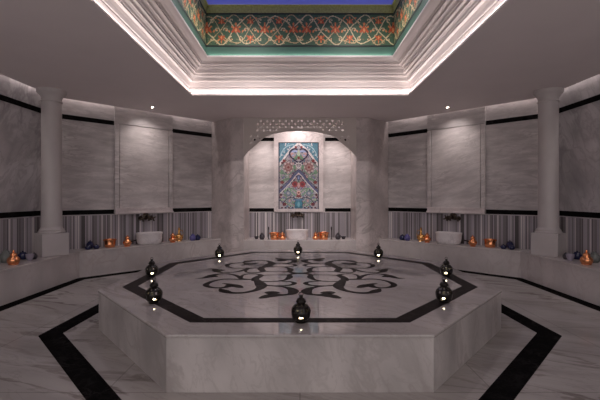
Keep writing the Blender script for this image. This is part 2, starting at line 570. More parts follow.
# coffer frieze
def frieze_mesh(length, name):
    sc = 100.0                                     # drawn in centimetres
    H = 55.5
    L = length * sc
    g = Grid(L, H, int(L / 1.25), 46, (70, 96, 70))
    g.w, g.h = length, H / sc
    mid = L / 2
    rnd = random.Random(3)
    for _ in range(int(L * 1.2)):       # leafy clouding of the green ground
        x, y = rnd.uniform(0, L), rnd.uniform(2, H - 2)
        g.ell(x, y, rnd.uniform(0.8, 2.2), rnd.uniform(0.7, 1.6), rnd.choice([(58, 84, 60), (64, 98, 66), (120, 108, 76), (104, 118, 80)]), rnd.uniform(0, 3))
    beige, tan, org, red = (214, 194, 150), (192, 166, 120), (222, 134, 78), (196, 88, 46)
    xs = np.arange(0, L + 2, 2.0)
    for ph, w_, col in ((0, 1.7, beige), (PI, 1.7, beige), (PI / 2, 1.45, tan), (-PI / 2, 1.45, tan)):
        g.line([(x, H / 2 + H * 0.44 * math.cos(2 * PI * (x - mid - 11.5) / 101 + ph) + 2.5 * math.cos(6 * PI * (x - mid) / 101)) for x in xs], w_, col)

    def curl(x, y, r, a0, dr, w_=1.45, col=beige):
        g.line([(x + r * (1 - t * .75) * math.cos(a0 + dr * t * 5.2), y + r * (1 - t * .75) * math.sin(a0 + dr * t * 5.2)) for t in np.linspace(0, 1, 14)], w_, col)

    def palmette(x, y, k, up=1):
        for m in (-1, 1):
            g.ell(x + m * 3.6 * k, y + up * 1.5 * k, 1.7 * k, 4.2 * k, red, -m * up * 0.7)
            g.ell(x + m * 5.2 * k, y - up * 3.5 * k, 1.2 * k, 2.6 * k, org, m * up * 0.9)
        g.ell(x, y, 2.6 * k, 5.4 * k, red); g.ell(x, y + up * k, 1.3 * k, 3.0 * k, (226, 158, 98)); g.ell(x, y - up * 8 * k, 1.3 * k, 2.4 * k, org)

    for sgn in (-1, 1):
        for k in range(0, 7):
            x = mid + sgn * (11.5 + 25.25 * k)
            if k % 2 == 0:
                palmette(x, 27, 1.2)
                for m in (-1, 1):
                    curl(x + m * 8, 44, 4.5, -PI / 2, m); curl(x + m * 7.5, 11, 4.2, PI / 2, -m)
                    g.ell(x + m * 8, 44, 1.1, 1.1, org); g.ell(x + m * 12, 30, 1.5, 2.6, org, m * .5)
            else:
                palmette(x, 13, .85); palmette(x, 42, .9, -1)
                for m in (-1, 1):
                    curl(x + m * 8, 28, 4.4, 0 if m < 0 else PI, m); g.ell(x + m * 8, 28, 1.4, 1.4, org)
                    curl(x + m * 9, 48, 3.6, PI / 2, m, 1.3, tan); g.ell(x + m * 10, 7, 1.8, 1.1, org)
    me = g.mesh(name)
    me.materials.append(M['frieze'])
    return me


FR_S = 1.645
fr = thing('painted_frieze', 'green painted frieze of beige scrolls and red palmettes around the inside of the ceiling opening', 'frieze', (0, CO_Y, 3.98))
fm = frieze_mesh(2 * FR_S, 'frieze_side')
for i in range(4):
    o = bpy.data.objects.new('painted_side', fm); C.objects.link(o); o.parent = fr
    a = i * PI / 2
    o.location = (-FR_S * math.sin(a), FR_S * math.cos(a), 0.185)
    o.rotation_euler = (0, 0, a)
square_loft([(1.68, 3.975), (1.66, 3.985), (1.65, 4.13), (1.647, 4.15)]).build('teal_border', 'teal', fr, world=True)['label'] = 'plain teal border under the painted pattern'
for z0, z1 in ((4.148, 4.168), (4.712, 4.732)):
    square_loft([(1.648, z0), (1.636, z0), (1.636, z1), (1.648, z1)]).build('black_edging', 'dark', fr, world=True)
square_loft([(1.645, 4.73), (1.64, 4.735), (1.635, 4.86), (1.60, 4.865)]).build('olive_border', 'olive', fr, world=True)['label'] = 'olive green border above the painted pattern'
b = MB(); b.poly([(*p, 4.88) for p in sq(1.66)])
b = b.build('blue_ceiling', 'blue'); b['kind'] = 'structure'; b.name = 'ceiling_blue'

# ------------------------------------------------------------------ heated platform
PF = thing('bathing_platform', 'large octagonal grey marble platform with black inlaid border in the middle of the floor', 'platform', (0, 5.42, 0))
po = oct_mirror((1.031, 2.992), (2.301, 4.443))
PH = 0.446
shr = lambda loop, k: [(p[0] * k, 5.42 + (p[1] - 5.42) * k) for p in loop]
MB().prism(shr(po, 0.997), 0.0, PH - 0.028).build('side_facing', 'plat_side', PF, world=True)
MB().prism(po, PH - 0.028, PH).build('top_slab', 'plat_top', PF, bevel=0.008, world=True)
bo = oct_mirror((0.927, 3.288), (2.095, 4.59))
bi = oct_mirror((0.84, 3.41), (1.93, 4.64))
MB().ring(bo, bi, PH, PH + 0.0012).build('border_inlay', 'inlay', PF, world=True)['label'] = 'black marble border inlaid in the platform top'


def plan(px, py):
    p = at(px, py, PH)
    return (p[0], p[1] - 5.42)


ST = [  # strokes read off the near left quarter of the medallion: (px, py, width in m)
    [(254, 279.6, .03), (240, 279.4, .035), (225, 279.2, .035), (214, 281, .045), (207.5, 283.5, .06), (206, 285.5, .06), (210, 287.2, .05), (218, 288.0, .04),
     (226, 287.2, .06), (231, 285.6, .10), (236, 286.0, .10), (240, 287.2, .07), (243, 287.8, .02)],
    [(222, 283.5, .01), (227, 284.0, .05), (233, 285.3, .08)],
    [(255.5, 279, .06), (258.5, 282, .09), (261, 285, .115), (261, 287.5, .09), (255, 290.5, .06), (243, 292.8, .05), (231, 292.8, .06), (224, 291.2, .09), (220, 288.7, .02)],
    [(261, 285.2, .05), (274, 286, .035), (284, 287, .045), (291, 289, .08), (293.5, 291.5, .10), (291, 294, .07), (283, 295, .05), (275, 295.2, .10),
     (268, 296.2, .10), (263, 297.6, .07), (259, 298.4, .03)],
    [(265.5, 293.5, .05), (271, 292.8, .12), (276, 294.0, .10)],
    [(257, 281.4, .035), (268, 281.6, .03), (281, 281.2, .03), (290, 281.8, .035), (294.5, 283.2, .05), (291, 285.0, .045), (282, 285.8, .035), (270, 285.8, .03), (262, 284, .03)],
    [(255.5, 281, .08), (255.3, 278.8, .08), (258.5, 276.8, .08), (261, 275.3, .06), (257, 274.2, .04), (249, 273.9, .03), (243, 275.2, .03), (241, 277.4, .04), (241.5, 278.9, .04), (254, 279.6, .03)],
    [(195, 278.6, .01), (203, 278.1, .05), (209, 276.6, .09), (214, 275.0, .07), (222, 273.9, .035), (231, 274.4, .035), (237, 275.9, .05), (240, 277.8, .05), (242, 279, .04)],
    [(208, 277.2, .03), (213, 276.6, .10), (218, 276.9, .02)],
    [(260, 275.6, .04), (270, 275.1, .025), (280, 275.0, .025), (288.5, 275.2, .05), (289.5, 277.5, .07), (285.5, 279.8, .04), (279, 281.0, .03)],
    [(288, 275.6, .05), (291, 274.2, .05), (296, 273.5, .05), (300.2, 273.4, .06)],
]
mb = MB()
seen = 0
for st in ST:
    pp = [(*plan(a, b_), w) for a, b_, w in st]
    pp = smooth_path(pp, 5)
    for sx in (1, -1):
        for sy in (1, -1):
            L_, R_ = [], []
            for i, (x, y, w) in enumerate(pp):
                x0, y0, _ = pp[max(i - 1, 0)]; x1, y1, _ = pp[min(i + 1, len(pp) - 1)]
                dx, dy = x1 - x0, y1 - y0
                n = math.hypot(dx, dy) or 1
                h_ = max(w, 0.012) * 0.63
                z = 0.0014 + seen * 0.00001
                L_.append(mb.bm.verts.new((sx * (x - dy / n * h_), sy * (y + dx / n * h_), PH + z)))
                R_.append(mb.bm.verts.new((sx * (x + dy / n * h_), sy * (y - dx / n * h_), PH + z)))
            seen += 1
            for i in range(len(pp) - 1):
                mb.bm.faces.new((L_[i], L_[i + 1], R_[i + 1], R_[i]))
for f in mb.bm.faces:
    f.normal_update()
    if f.normal.z < 0:
        f.normal_flip()
ol = mb.build('scroll_medallion', 'inlay', PF)
ol['label'] = 'black scrolling leaf medallion inlaid in the platform top'

# ------------------------------------------------------------------ benches
BG = 'marble benches along the walls'
for s, nm in ((-1, 'left'), (1, 'right')):
    e = (BENCH_SUM - 7.57) / 2            # where the bench meets the alcove shoulder
    ky = BENCH_SUM - BENCH_X
    for part in ('side', 'angled'):
        if part == 'side':
            t = thing('marble_bench', 'low marble bench along the %s side wall, in front of and beyond the column' % nm, 'bench', (s * 4.4, 5.0, 0), 0, BG)
            top = [(BENCH_X, NEAR_Y), (BENCH_X, ky), (SIDE_X, CORN_Y), (SIDE_X, NEAR_Y)]
            frt = [(BENCH_X + .012, NEAR_Y), (BENCH_X + .012, ky + .005)] + top[2:]
        else:
            t = thing('marble_bench', 'low marble bench along the %s angled wall, under the tap and basin' % nm, 'bench', (s * 3.3, 8.4, 0), 0, BG)
            top = [(BENCH_X, ky), (e, BENCH_SUM - e), (2.215, 9.785), (SIDE_X, CORN_Y)]
            frt = [(BENCH_X + .012, ky + .005), (e + .0085, BENCH_SUM - e + .0085)] + top[2:]
        MB().prism(mx(frt, s), 0, BENCH_H - 0.03).build('front_facing', 'bench', t, world=True)
        MB().prism(mx(top, s), BENCH_H - 0.03, BENCH_H).build('bench_top', 'bench', t, bevel=0.004, world=True)
t = MB().box(-1.33, 1.33, 9.20, 9.28, 0, BENCH_H).build('marble_kerb', 'bench', None, bevel=0.006)
tag(t, 'upright marble kerb slab across the front of the alcove', 'kerb')
t = MB().box(-1.33, 1.33, 9.28, NICHE_Y, 0.0, 0.455).build('marble_bench', 'bench')
tag(t, 'short low marble bench inside the alcove under the mosaic picture', 'bench', BG)
SHELF = 0.455

# ------------------------------------------------------------------ columns
def column(s, nm):
    t = thing('column', 'plain round stone column on a square plinth, standing on the %s bench corner' % nm, 'column',
              (s * 4.362, 6.85, BENCH_H), s * 0.7, 'round columns')
    h = CEIL - BENCH_H
    MB().box(-.209, .209, -.209, .209, 0, 0.385).build('plinth', 'column', t, bevel=0.01)
    MB().lathe([(.175, .385), (.206, .386), (.212, .40), (.205, .418), (.188, .424), (.194, .436), (.188, .45), (.172, .462), (.161, .49)], 40).build('base_moulding', 'column', t, True)
    MB().lathe([(.161, .49), (.158, 1.4), (.155, h - 0.22)], 40).build('shaft', 'column', t, True)
    MB().lathe([(.155, h - .22), (.167, h - .215), (.171, h - .2), (.159, h - .19), (.161, h - .14), (.185, h - .10), (.22, h - .065), (.23, h - .05), (.23, h)], 40).build('capital', 'column', t, True)
    return t


column(-1, 'left'); column(1, 'right')

# ------------------------------------------------------------------ pierced arch screen
LA_Y0, LA_Y1 = 9.205, 9.245
ARCH = [(1.33, 2.46), (1.239, 2.573), (1.10, 2.70), (.944, 2.833), (.873, 2.904), (.74, 2.965), (.59, 3.01), (.354, 3.057), (.15, 3.07), (0, 3.073)]


def arch_h(x):
    x = abs(x)
    for (x1, h1), (x0, h0) in zip(ARCH, ARCH[1:]):
        if x0 <= x <= x1:
            return h0 + (h1 - h0) * (x - x0) / (x1 - x0)
    return 2.46


sc_ = thing('lattice_arch', 'pierced stone lattice arch across the top of the alcove', 'screen', (0, 9.22, 2.46))
mb = MB()
full = [(-x, h) for x, h in ARCH] + [(x, h) for x, h in ARCH[::-1][1:]]
for (xa, ha), (xb, hb) in zip(full, full[1:]):
    for y in (LA_Y0 - 0.0, LA_Y1 + 0.0):
        mb.poly([(xa, y, ha), (xb, y, hb), (xb, y, hb + 0.06), (xa, y, ha + 0.06)])
    mb.poly([(xa, LA_Y0, ha), (xb, LA_Y0, hb), (xb, LA_Y1, hb), (xa, LA_Y1, ha)])
    mb.poly([(xa, LA_Y0, ha + .06), (xb, LA_Y0, hb + .06), (xb, LA_Y1, hb + .06), (xa, LA_Y1, ha + .06)])
mb.box(-1.33, 1.33, LA_Y0, LA_Y1, 3.335, CEIL)
mb.build('arch_rim', 'lattice', sc_, world=True)
mb = MB(); bm = mb.bm
cell = 2.66 / 36
nz = 12
for iz in range(nz):
    z1 = 3.345 - iz * cell; z0 = z1 - cell
    for ix in range(36):
        x0 = -1.33 + ix * cell; x1 = x0 + cell
        lo = min(arch_h(x0), arch_h(x1), arch_h((x0 + x1) / 2)); hi = max(arch_h(x0), arch_h(x1))
        if z1 < lo + 0.03:
            continue
        cx, cz = (x0 + x1) / 2, (z0 + z1) / 2
        solid = z0 < hi + 0.012 or not ((abs(cx) < 1.0 and cz > 3.07) or (0.98 < abs(cx) < 1.2 and cz < 2.95))
        zb = max(z0, lo + 0.02)
        if solid:
            for y in (LA_Y0 + .006, LA_Y1 - .006):
                mb.poly([(x0, y, max(zb, arch_h(x0) + .02)), (x1, y, max(zb, arch_h(x1) + .02)), (x1, y, z1), (x0, y, z1)]) if z1 > hi + .03 else None
            continue
        r = cell * (0.42 if (min(ix, 35 - ix) + iz) % 2 else 0.14)
        oc_ = [(x0, z0), (cx, z0), (x1, z0), (x1, cz), (x1, z1), (cx, z1), (x0, z1), (x0, cz)]
        ic = []
        for (ox, oz) in oc_:
            d = math.hypot(ox - cx, oz - cz)
            rr = r if abs(ox - cx) < 1e-6 or abs(oz - cz) < 1e-6 else r * 0.75
            ic.append((cx + (ox - cx) / d * rr, cz + (oz - cz) / d * rr))
        for k in range(8):
            j = (k + 1) % 8
            for y in (LA_Y0 + .006, LA_Y1 - .006):
                mb.poly([(oc_[k][0], y, oc_[k][1]), (oc_[j][0], y, oc_[j][1]), (ic[j][0], y, ic[j][1]), (ic[k][0], y, ic[k][1])])
            mb.poly([(ic[k][0], LA_Y0 + .006, ic[k][1]), (ic[j][0], LA_Y0 + .006, ic[j][1]), (ic[j][0], LA_Y1 - .006, ic[j][1]), (ic[k][0], LA_Y1 - .006, ic[k][1])])
mb.build('pierced_lattice', 'lattice', sc_, world=True)

# ------------------------------------------------------------------ mosaic picture
mo = thing('mosaic_panel', 'tall colourful floral tile picture in a pale marble surround at the back of the alcove', 'mosaic', (-.035, NICHE_Y, 1.13))
mb = MB()
mb.box(-.64, .64, 10.13, NICHE_Y, 1.13, 1.195); mb.box(-.64, .64, 10.13, NICHE_Y, 2.935, 3.30)
mb.box(-.64, -.525, 10.13, NICHE_Y, 1.195, 2.935); mb.box(.525, .64, 10.13, NICHE_Y, 1.195, 2.935)
mb.box(-.525, .525, 10.16, NICHE_Y, 1.195, 2.935)
for v in mb.bm.verts:
    v.co.x -= .035
mb.build('marble_surround', 'white', mo, world=True)
g = Grid(40, 67, 120, 201, (172, 164, 170))
rnd = random.Random(11)


def both(fn):
    for m in (-1, 1):
        fn(lambda u: 20 + m * u, m)


def ln(pts, w, col):
    p = smooth_path(pts, 5) if len(pts) > 2 else pts
    both(lambda X, m: g.line([(X(u), v) for u, v in p], w, col))


def el(u, v, a, b_, col, r=0.0):
    both(lambda X, m: g.ell(X(u), v, a, b_, col, m * r))


NAVY, LAV, WHT, RED, GRN, TEAL, PNK, MAR = (46, 44, 74), (118, 118, 150), (222, 214, 214), (128, 52, 56), (112, 146, 116), (58, 124, 146), (200, 156, 154), (88, 40, 54)
for _ in range(60):        # thin pale tendrils edged in navy, mirrored
    u, v, r0 = rnd.uniform(1, 18), rnd.uniform(8, 65), rnd.uniform(1.4, 3.2)
    a0 = rnd.uniform(0, 6.28); dr = rnd.choice([-1, 1])
    pts_ = [(u + r0 * (1 - t * .7) * math.cos(a0 + dr * t * 5), v + r0 * (1 - t * .7) * math.sin(a0 + dr * t * 5)) for t in np.linspace(0, 1, 9)]
    ln(pts_, 1.3, NAVY); ln(pts_, .55, rnd.choice([WHT, WHT, (150, 180, 150), (206, 170, 166)]))
for _ in range(260):       # scattered small leaves and buds, mirrored
    u, v = rnd.uniform(0, 19), rnd.uniform(6, 66)
    el(u, v, rnd.uniform(.5, 1.3), rnd.uniform(.4, .9), rnd.choice([NAVY, LAV, GRN, (150, 170, 150), PNK, (120, 112, 130), (90, 120, 140), MAR]), rnd.uniform(0, 3))
# blue spandrels over the first pointed arch
arch1 = smooth_path([(0, 0.5), (4, 4), (8, 7.5), (12, 12.5), (15, 17), (19.5, 22.5)], 8)
ua = np.array([p[0] for p in arch1]); va = np.array([p[1] for p in arch1])
U = np.abs(g.X - 20)
g.put(g.Y < np.interp(U, ua, va), (92, 132, 150))
for _ in range(45):
    u, v = rnd.uniform(2, 19), rnd.uniform(1, 16)
    if v < np.interp(u, ua, va) - 1:
        el(u, v, rnd.uniform(.5, 1.2), .5, rnd.choice([WHT, (150, 186, 200), (60, 110, 140)]), rnd.uniform(0, 3))
ln([(5, 2.2), (9, 3), (13, 5), (16.5, 9.5), (18, 14)], .7, (178, 204, 212))
ln([(0, 1), (4, 4.5), (8, 8), (12, 13), (15, 17.5), (19, 22.5)], 2.6, WHT)
ln([(0, 2.6), (4, 6.2), (8, 9.8), (12, 14.8), (18.5, 24.5)], .6, NAVY)
el(2.8, 4.8, 1.2, 1.2, RED)
# heart-shaped scroll
ln([(1.5, 7), (5, 6.6), (8.5, 9), (8.6, 13), (5, 17), (0, 20.5)], 1.5, NAVY)
ln([(2, 9.2), (5, 8.8), (6.8, 11), (5.5, 13)], 1.8, (160, 176, 214))
el(6.6, 11.4, 1.5, 1.3, PNK); el(0, 12, 1.6, 4, (186, 200, 176)); el(2.4, 15, 2.6, 1.4, GRN, .7); el(0, 15.5, 1.2, 1.6, RED)
ln([(0, 20.5), (3, 22.5), (0, 26)], .9, WHT)
# big dusty blooms
for (u, v) in ((10.2, 25),):
    el(u, v, 5.2, 5.6, (150, 128, 128)); el(u, v, 4.0, 4.4, (142, 100, 100)); el(u, v, 2.4, 2.6, (166, 130, 126)); el(u, v, 1.1, 1.2, RED)
    for k in range(8):
        el(u + 4.5 * math.cos(k * PI / 4), v + 4.9 * math.sin(k * PI / 4), .9, .9, (206, 186, 184))
el(14.4, 18.5, 1.7, 1.5, RED); el(17.2, 30, 1.4, 2, GRN); el(16.5, 20.5, 1, 1.3, MAR); el(4, 25, 1.2, 2.4, GRN, .5)
ln([(3, 23), (5, 27), (9, 31.5), (14, 31.5), (17, 27)], .8, (110, 150, 120))
# second pointed arch
ln([(0, 28.5), (3, 31.5), (7, 37), (12, 42.5), (19.5, 50)], 2.4, (88, 90, 128))
ln([(0, 30.6), (3, 33.6), (7, 39), (12, 44.5), (19, 51.5)], .7, WHT)
ln([(0, 27), (4, 30), (8, 36), (13, 41), (19, 47)], .6, NAVY)
el(0, 35.5, 1.7, 3, (70, 84, 130)); el(0, 35.5, .8, 1.5, (150, 160, 200))
el(12, 37, 1.6, 1.3, GRN, .6); el(16.5, 40, 1.9, 1.7, RED); el(17.2, 45.3, 1.3, 1.2, MAR); el(15, 35, 1.8, .8, LAV, .7)
# two red flowers and the bouquet
el(3.7, 42, 3, 3, (150, 50, 56)); el(3.7, 42, 1.5, 1.5, (104, 26, 40)); el(0, 43, 1.2, 2.6, PNK)
ln([(0, 53), (3, 49), (6.5, 46.5), (9.5, 46.5)], 1.1, GRN); ln([(1, 54), (6, 51), (10, 46), (14, 50)], .9, (120, 164, 124))
el(0, 50.5, 1.9, 2.1, (226, 178, 170)); el(0, 50.5, .9, 1, RED); el(0, 54, 2.6, 1.2, RED)
el(10.3, 51, 3, 2.7, (108, 124, 140)); el(10.3, 51, 1.4, 1.3, (176, 170, 180)); el(9, 58.5, 2.6, 3, (132, 138, 146)); el(9, 58.5, 1.1, 1.4, PNK)
ln([(5, 63), (8, 63.5), (13, 60), (12, 54.5), (15, 52.5)], 1.0, GRN); ln([(4, 56), (7, 55), (12, 57), (16, 61), (17.5, 56)], .8, NAVY)
el(14.2, 62, 2, 1.7, (104, 30, 44), .4); el(17.6, 52.6, 1.2, 1.4, MAR); el(16.2, 57.5, 1.5, 1.1, (160, 180, 150))
# teal vase
el(0, 61.5, 4.4, 4.6, NAVY); el(0, 61.5, 3.8, 4.2, TEAL); el(0, 57.6, 4.4, 1.1, (84, 126, 160)); el(0, 62, 1.2, 2.6, (116, 172, 188)); el(2.6, 65, 1.6, 1.4, (40, 100, 124))
for u in (6, 9.5, 13, 16.5):
    el(u, 65.6, 1.1, .9, MAR if u in (9.5, 16.5) else NAVY)
# dark outline of the whole picture
g.put((U > 19.0) | (g.Y < .7), (36, 34, 62))
gr_ = np.random.default_rng(5).uniform(.72, 1.22, (201, 60, 1))
g.c *= np.concatenate([gr_, gr_[:, ::-1]], 1)
g.w, g.h = 1.05, 1.74
me = g.mesh('tile_picture'); me.materials.append(M['tiles'])
o = bpy.data.objects.new('tile_picture', me); C.objects.link(o); o.parent = mo
o.location = (0, 10.156 - NICHE_Y, 0.065)

# ------------------------------------------------------------------ basins and taps
def basin(label, loc, rz):
    t = thing('wash_basin', label, 'basin', loc, rz, 'white marble wash basins')
    k = dict(seg=48, power=2.3)
    b_ = MB().lathe([(.80, 0), (.88, .012), (.96, .06), (1.0, .12), (1.01, .2), (1.04, .21), (1.05, .25), (.97, .25), (.92, .22), (.88, .12), (.72, .06), (.1, .05)],
                    sx=.27, sy=.185, **k)
    b_.build('bowl', 'basin', t, True, angle=40)
    MB().lathe([(.024, .05), (.024, .056), (.012, .058)], 16).build('drain', 'tap', t, True)
    return t


def tap(label, loc, rz):
    """bridge tap on the wall; local -y points into the room"""
    t = thing('wall_tap', label, 'tap', loc, rz, 'antique bronze wall taps')
    m = MB(); m.tube([(-.12, -.06, 0), (.12, -.06, 0)], .02, 10)
    for x in (-.12, .12):
        m.tube([(x, -.06, 0), (x, 0, 0)], [.024, .03], 10)
    m.build('bridge_pipe', 'tap', t, True)
    m = MB(); m.lathe([(.004, 0), (.07, .004), (.078, .012), (.055, .022), (.02, .04), (.004, .044)], 16)
    bmesh.ops.rotate(m.bm, cent=(0, 0, 0), matrix=Matrix.Rotation(PI / 2, 3, 'X'), verts=m.bm.verts[:])
    for v in m.bm.verts:
        v.co.z += 0.045; v.co.y -= 0.004
    m.build('rosette', 'tap', t, True)
    MB().tube([(0, -.06, .03), (0, -.09, .055), (0, -.13, .06), (0, -.165, .04), (0, -.175, .0), (0, -.175, -.05)], [.032, .03, .026, .024, .025, .03], 10).build('spout', 'tap', t, True)
    for x in (-.12, .12):
        m = MB()
        m.tube([(x, -.075, 0), (x, -.115, 0)], [.034, .026], 10)
        for a in (0.4, 0.4 + PI / 2):
            dx, dz = .058 * math.cos(a), .058 * math.sin(a)
            m.tube([(x - dx, -.105, -dz), (x + dx, -.105, dz)], .014, 8)
            for q in (-1, 1):
                m.lathe([(.004, -.014), (.019, -.008), (.019, .008), (.004, .014)], 10, (x + q * dx, -.105, q * dz))
        m.build('cross_handle', 'tap', t, True)
    for x in (-.12, .12):
        m = MB(); m.lathe([(.004, 0), (.048, .003), (.048, .01), (.02, .016)], 16)
        bmesh.ops.rotate(m.bm, cent=(0, 0, 0), matrix=Matrix.Rotation(PI / 2, 3, 'X'), verts=m.bm.verts[:])
        for v in m.bm.verts:
            v.co.x += x
        m.build('wall_flange', 'tap', t, True)
    return t


def bench_pt(px, sum_):
    """point of the angled part of a bench seen at column px, with |x| + y = sum_"""
    k = abs(px - 300) / F
    d = sum_ / (1 + k)
    return ((px - 300) / F * d, d, BENCH_H)


ba = basin('white marble wash basin on the left bench under the left tap', bench_pt(149.5, 11.70), PI / 4)
dup(ba, bench_pt(448.5, 11.70), -PI / 4, 'white marble wash basin on the right bench under the right tap')
dup(ba, (-.07, 9.66, SHELF), 0, 'white marble wash basin in the alcove below the mosaic picture')


def wall_pt(px, off):
    k = abs(px - 300) / F
    d = (SUM - off / S2) / (1 + k)
    return ((px - 300) / F * d, d)


tp = tap('bronze wall tap on the striped tiles above the left basin', (*wall_pt(145.5, .004), 1.045), PI / 4)
dup(tp, (*wall_pt(453.5, .004), 1.045), -PI / 4, 'bronze wall tap on the striped tiles above the right basin')
dup(tp, (-.07, NICHE_Y - .004, 1.035), 0, 'bronze wall tap in the alcove just under the mosaic picture')

# ------------------------------------------------------------------ vessels
GC, GB = 'copper vessels on the benches', 'small glazed jars on the benches'


def kettle(label, loc, rz=0):
    t = thing('copper_pot', label, 'pot', loc, rz, GC)
    MB().lathe([(.066, 0), (.074, .006), (.07, .016), (.084, .035), (.094, .07), (.09, .1), (.07, .126), (.05, .14), (.046, .152), (.052, .158)], 28).build('body', 'copper', t, True)
    MB().lathe([(.054, .158), (.054, .164), (.045, .182), (.024, .2), (.012, .208), (.02, .218), (.018, .232), (.004, .246)], 24).build('lid', 'copper', t, True)
    MB().tube([(.07, 0, .128), (.1, 0, .14), (.112, 0, .11), (.105, 0, .075), (.09, 0, .06)], .007, 8).build('handle', 'copper', t, True)
    for c in t.children:
        c.data.transform(Matrix.Scale(.9, 4))
    return t


def bucket(label, loc, rz=0, k=1.0):
    t = thing('copper_bucket', label, 'bucket', loc, rz, GC)
    p = [(.082, 0), (.092, .004), (.1, .05), (.104, .056), (.104, .066), (.102, .07), (.108, .13), (.113, .15), (.118, .152), (.118, .162), (.108, .162), (.098, .07), (.08, .012), (.01, .01)]
    MB().lathe([(r * k, z * k) for r, z in p], 32).build('body', 'copper', t, True)
    for x in (-1, 1):
        MB().lathe([(.003, -.012), (.012, -.005), (.012, .005), (.003, .012)], 10, (x * .12 * k, 0, .145 * k)).build('lug', 'copper', t, True)
    MB().tube([(-.12 * k, 0, .15 * k)] + [(-.122 * k * math.cos(a), .05 * k * math.sin(a), (.15 + .015 * math.sin(a)) * k) for a in np.linspace(.3, PI - .3, 9)] + [(.12 * k, 0, .15 * k)], .005, 8).build('handle', 'copper', t, True)
    return t


def jar(label, loc, rz=0, arm=True):
    t = thing('copper_jar', label, 'jar', loc, rz, GC)
    MB().lathe([(.05, 0), (.056, .006), (.05, .016), (.07, .04), (.086, .075), (.084, .1), (.062, .13), (.04, .145), (.036, .165), (.044, .178), (.046, .184), (.036, .184), (.03, .165)], 28).build('body', 'copper', t, True)
    MB().lathe([(.047, .184), (.04, .198), (.015, .208), (.01, .216), (.013, .224), (.003, .232)], 20).build('lid', 'copper', t, True)
    if arm:
        MB().tube([(.08, 0, .1), (.13, 0, .115), (.18, 0, .13)], [.012, .011, .014], 8).build('handle', 'bronze', t, True)
    return t


def gourd(label, loc, rz=0):
    t = thing('copper_jar', label, 'jar', loc, rz, GC)
    MB().lathe([(.055, 0), (.06, .006), (.05, .02), (.075, .045), (.085, .075), (.07, .105), (.04, .12), (.044, .13), (.056, .15), (.05, .172), (.034, .182)], 28).build('body', 'copper', t, True)
    MB().lathe([(.036, .182), (.028, .195), (.008, .2), (.011, .21), (.003, .218)], 16).build('lid', 'copper', t, True)
    return t


def jug(label, loc, rz=0):
    t = thing('brass_jug', label, 'jug', loc, rz, GC)
    MB().lathe([(.06, 0), (.066, .006), (.06, .02), (.088, .05), (.1, .085), (.09, .12), (.06, .145), (.036, .16), (.026, .19), (.022, .24), (.02, .27), (.026, .285)], 28).build('body', 'brass', t, True)
    MB().lathe([(.027, .285), (.02, .296), (.007, .304), (.01, .313), (.003, .325)], 16).build('stopper', 'brass', t, True)
    MB().tube([(.026, 0, .245), (.07, 0, .25), (.1, 0, .21), (.105, 0, .15), (.092, 0, .11)], .008, 8).build('handle', 'brass', t, True)
    MB().tube([(-.09, 0, .08), (-.125, 0, .12), (-.13, 0, .17), (-.15, 0, .2)], [.018, .013, .01, .008], 8).build('spout', 'brass', t, True)
    return t


def pot(label, loc, mat, r=.06, h=.1, kind='glazed_jar', cat='jar', group=GB):
    t = thing(kind, label, cat, loc, 0, group)
    MB().lathe([(r * .6, 0), (r * .66, .004), (r * .92, h * .22), (r, h * .42), (r * .9, h * .66), (r * .6, h * .8), (r * .56, h * .84), (r * .62, h * .86)], 24).build('body', mat, t, True)
    MB().lathe([(r * .63, h * .86), (r * .55, h * .93), (r * .16, h * .97), (r * .2, h * 1.04), (r * .05, h * 1.1)], 16).build('lid', mat, t, True)
    return t


def bowl(label, loc, mat, r=.075, h=.075):
    t = MB().lathe([(r * .5, 0), (r * .52, .006), (r * .85, h * .5), (r, h), (r * .94, h), (r * .78, h * .5), (r * .4, .015), (.004, .014)], 24).build('glazed_bowl', mat, None, True)
    t.location = loc
    return tag(t, label, 'bowl', GB)


def on(px, py, h=BENCH_H):
    return at(px, py, h)


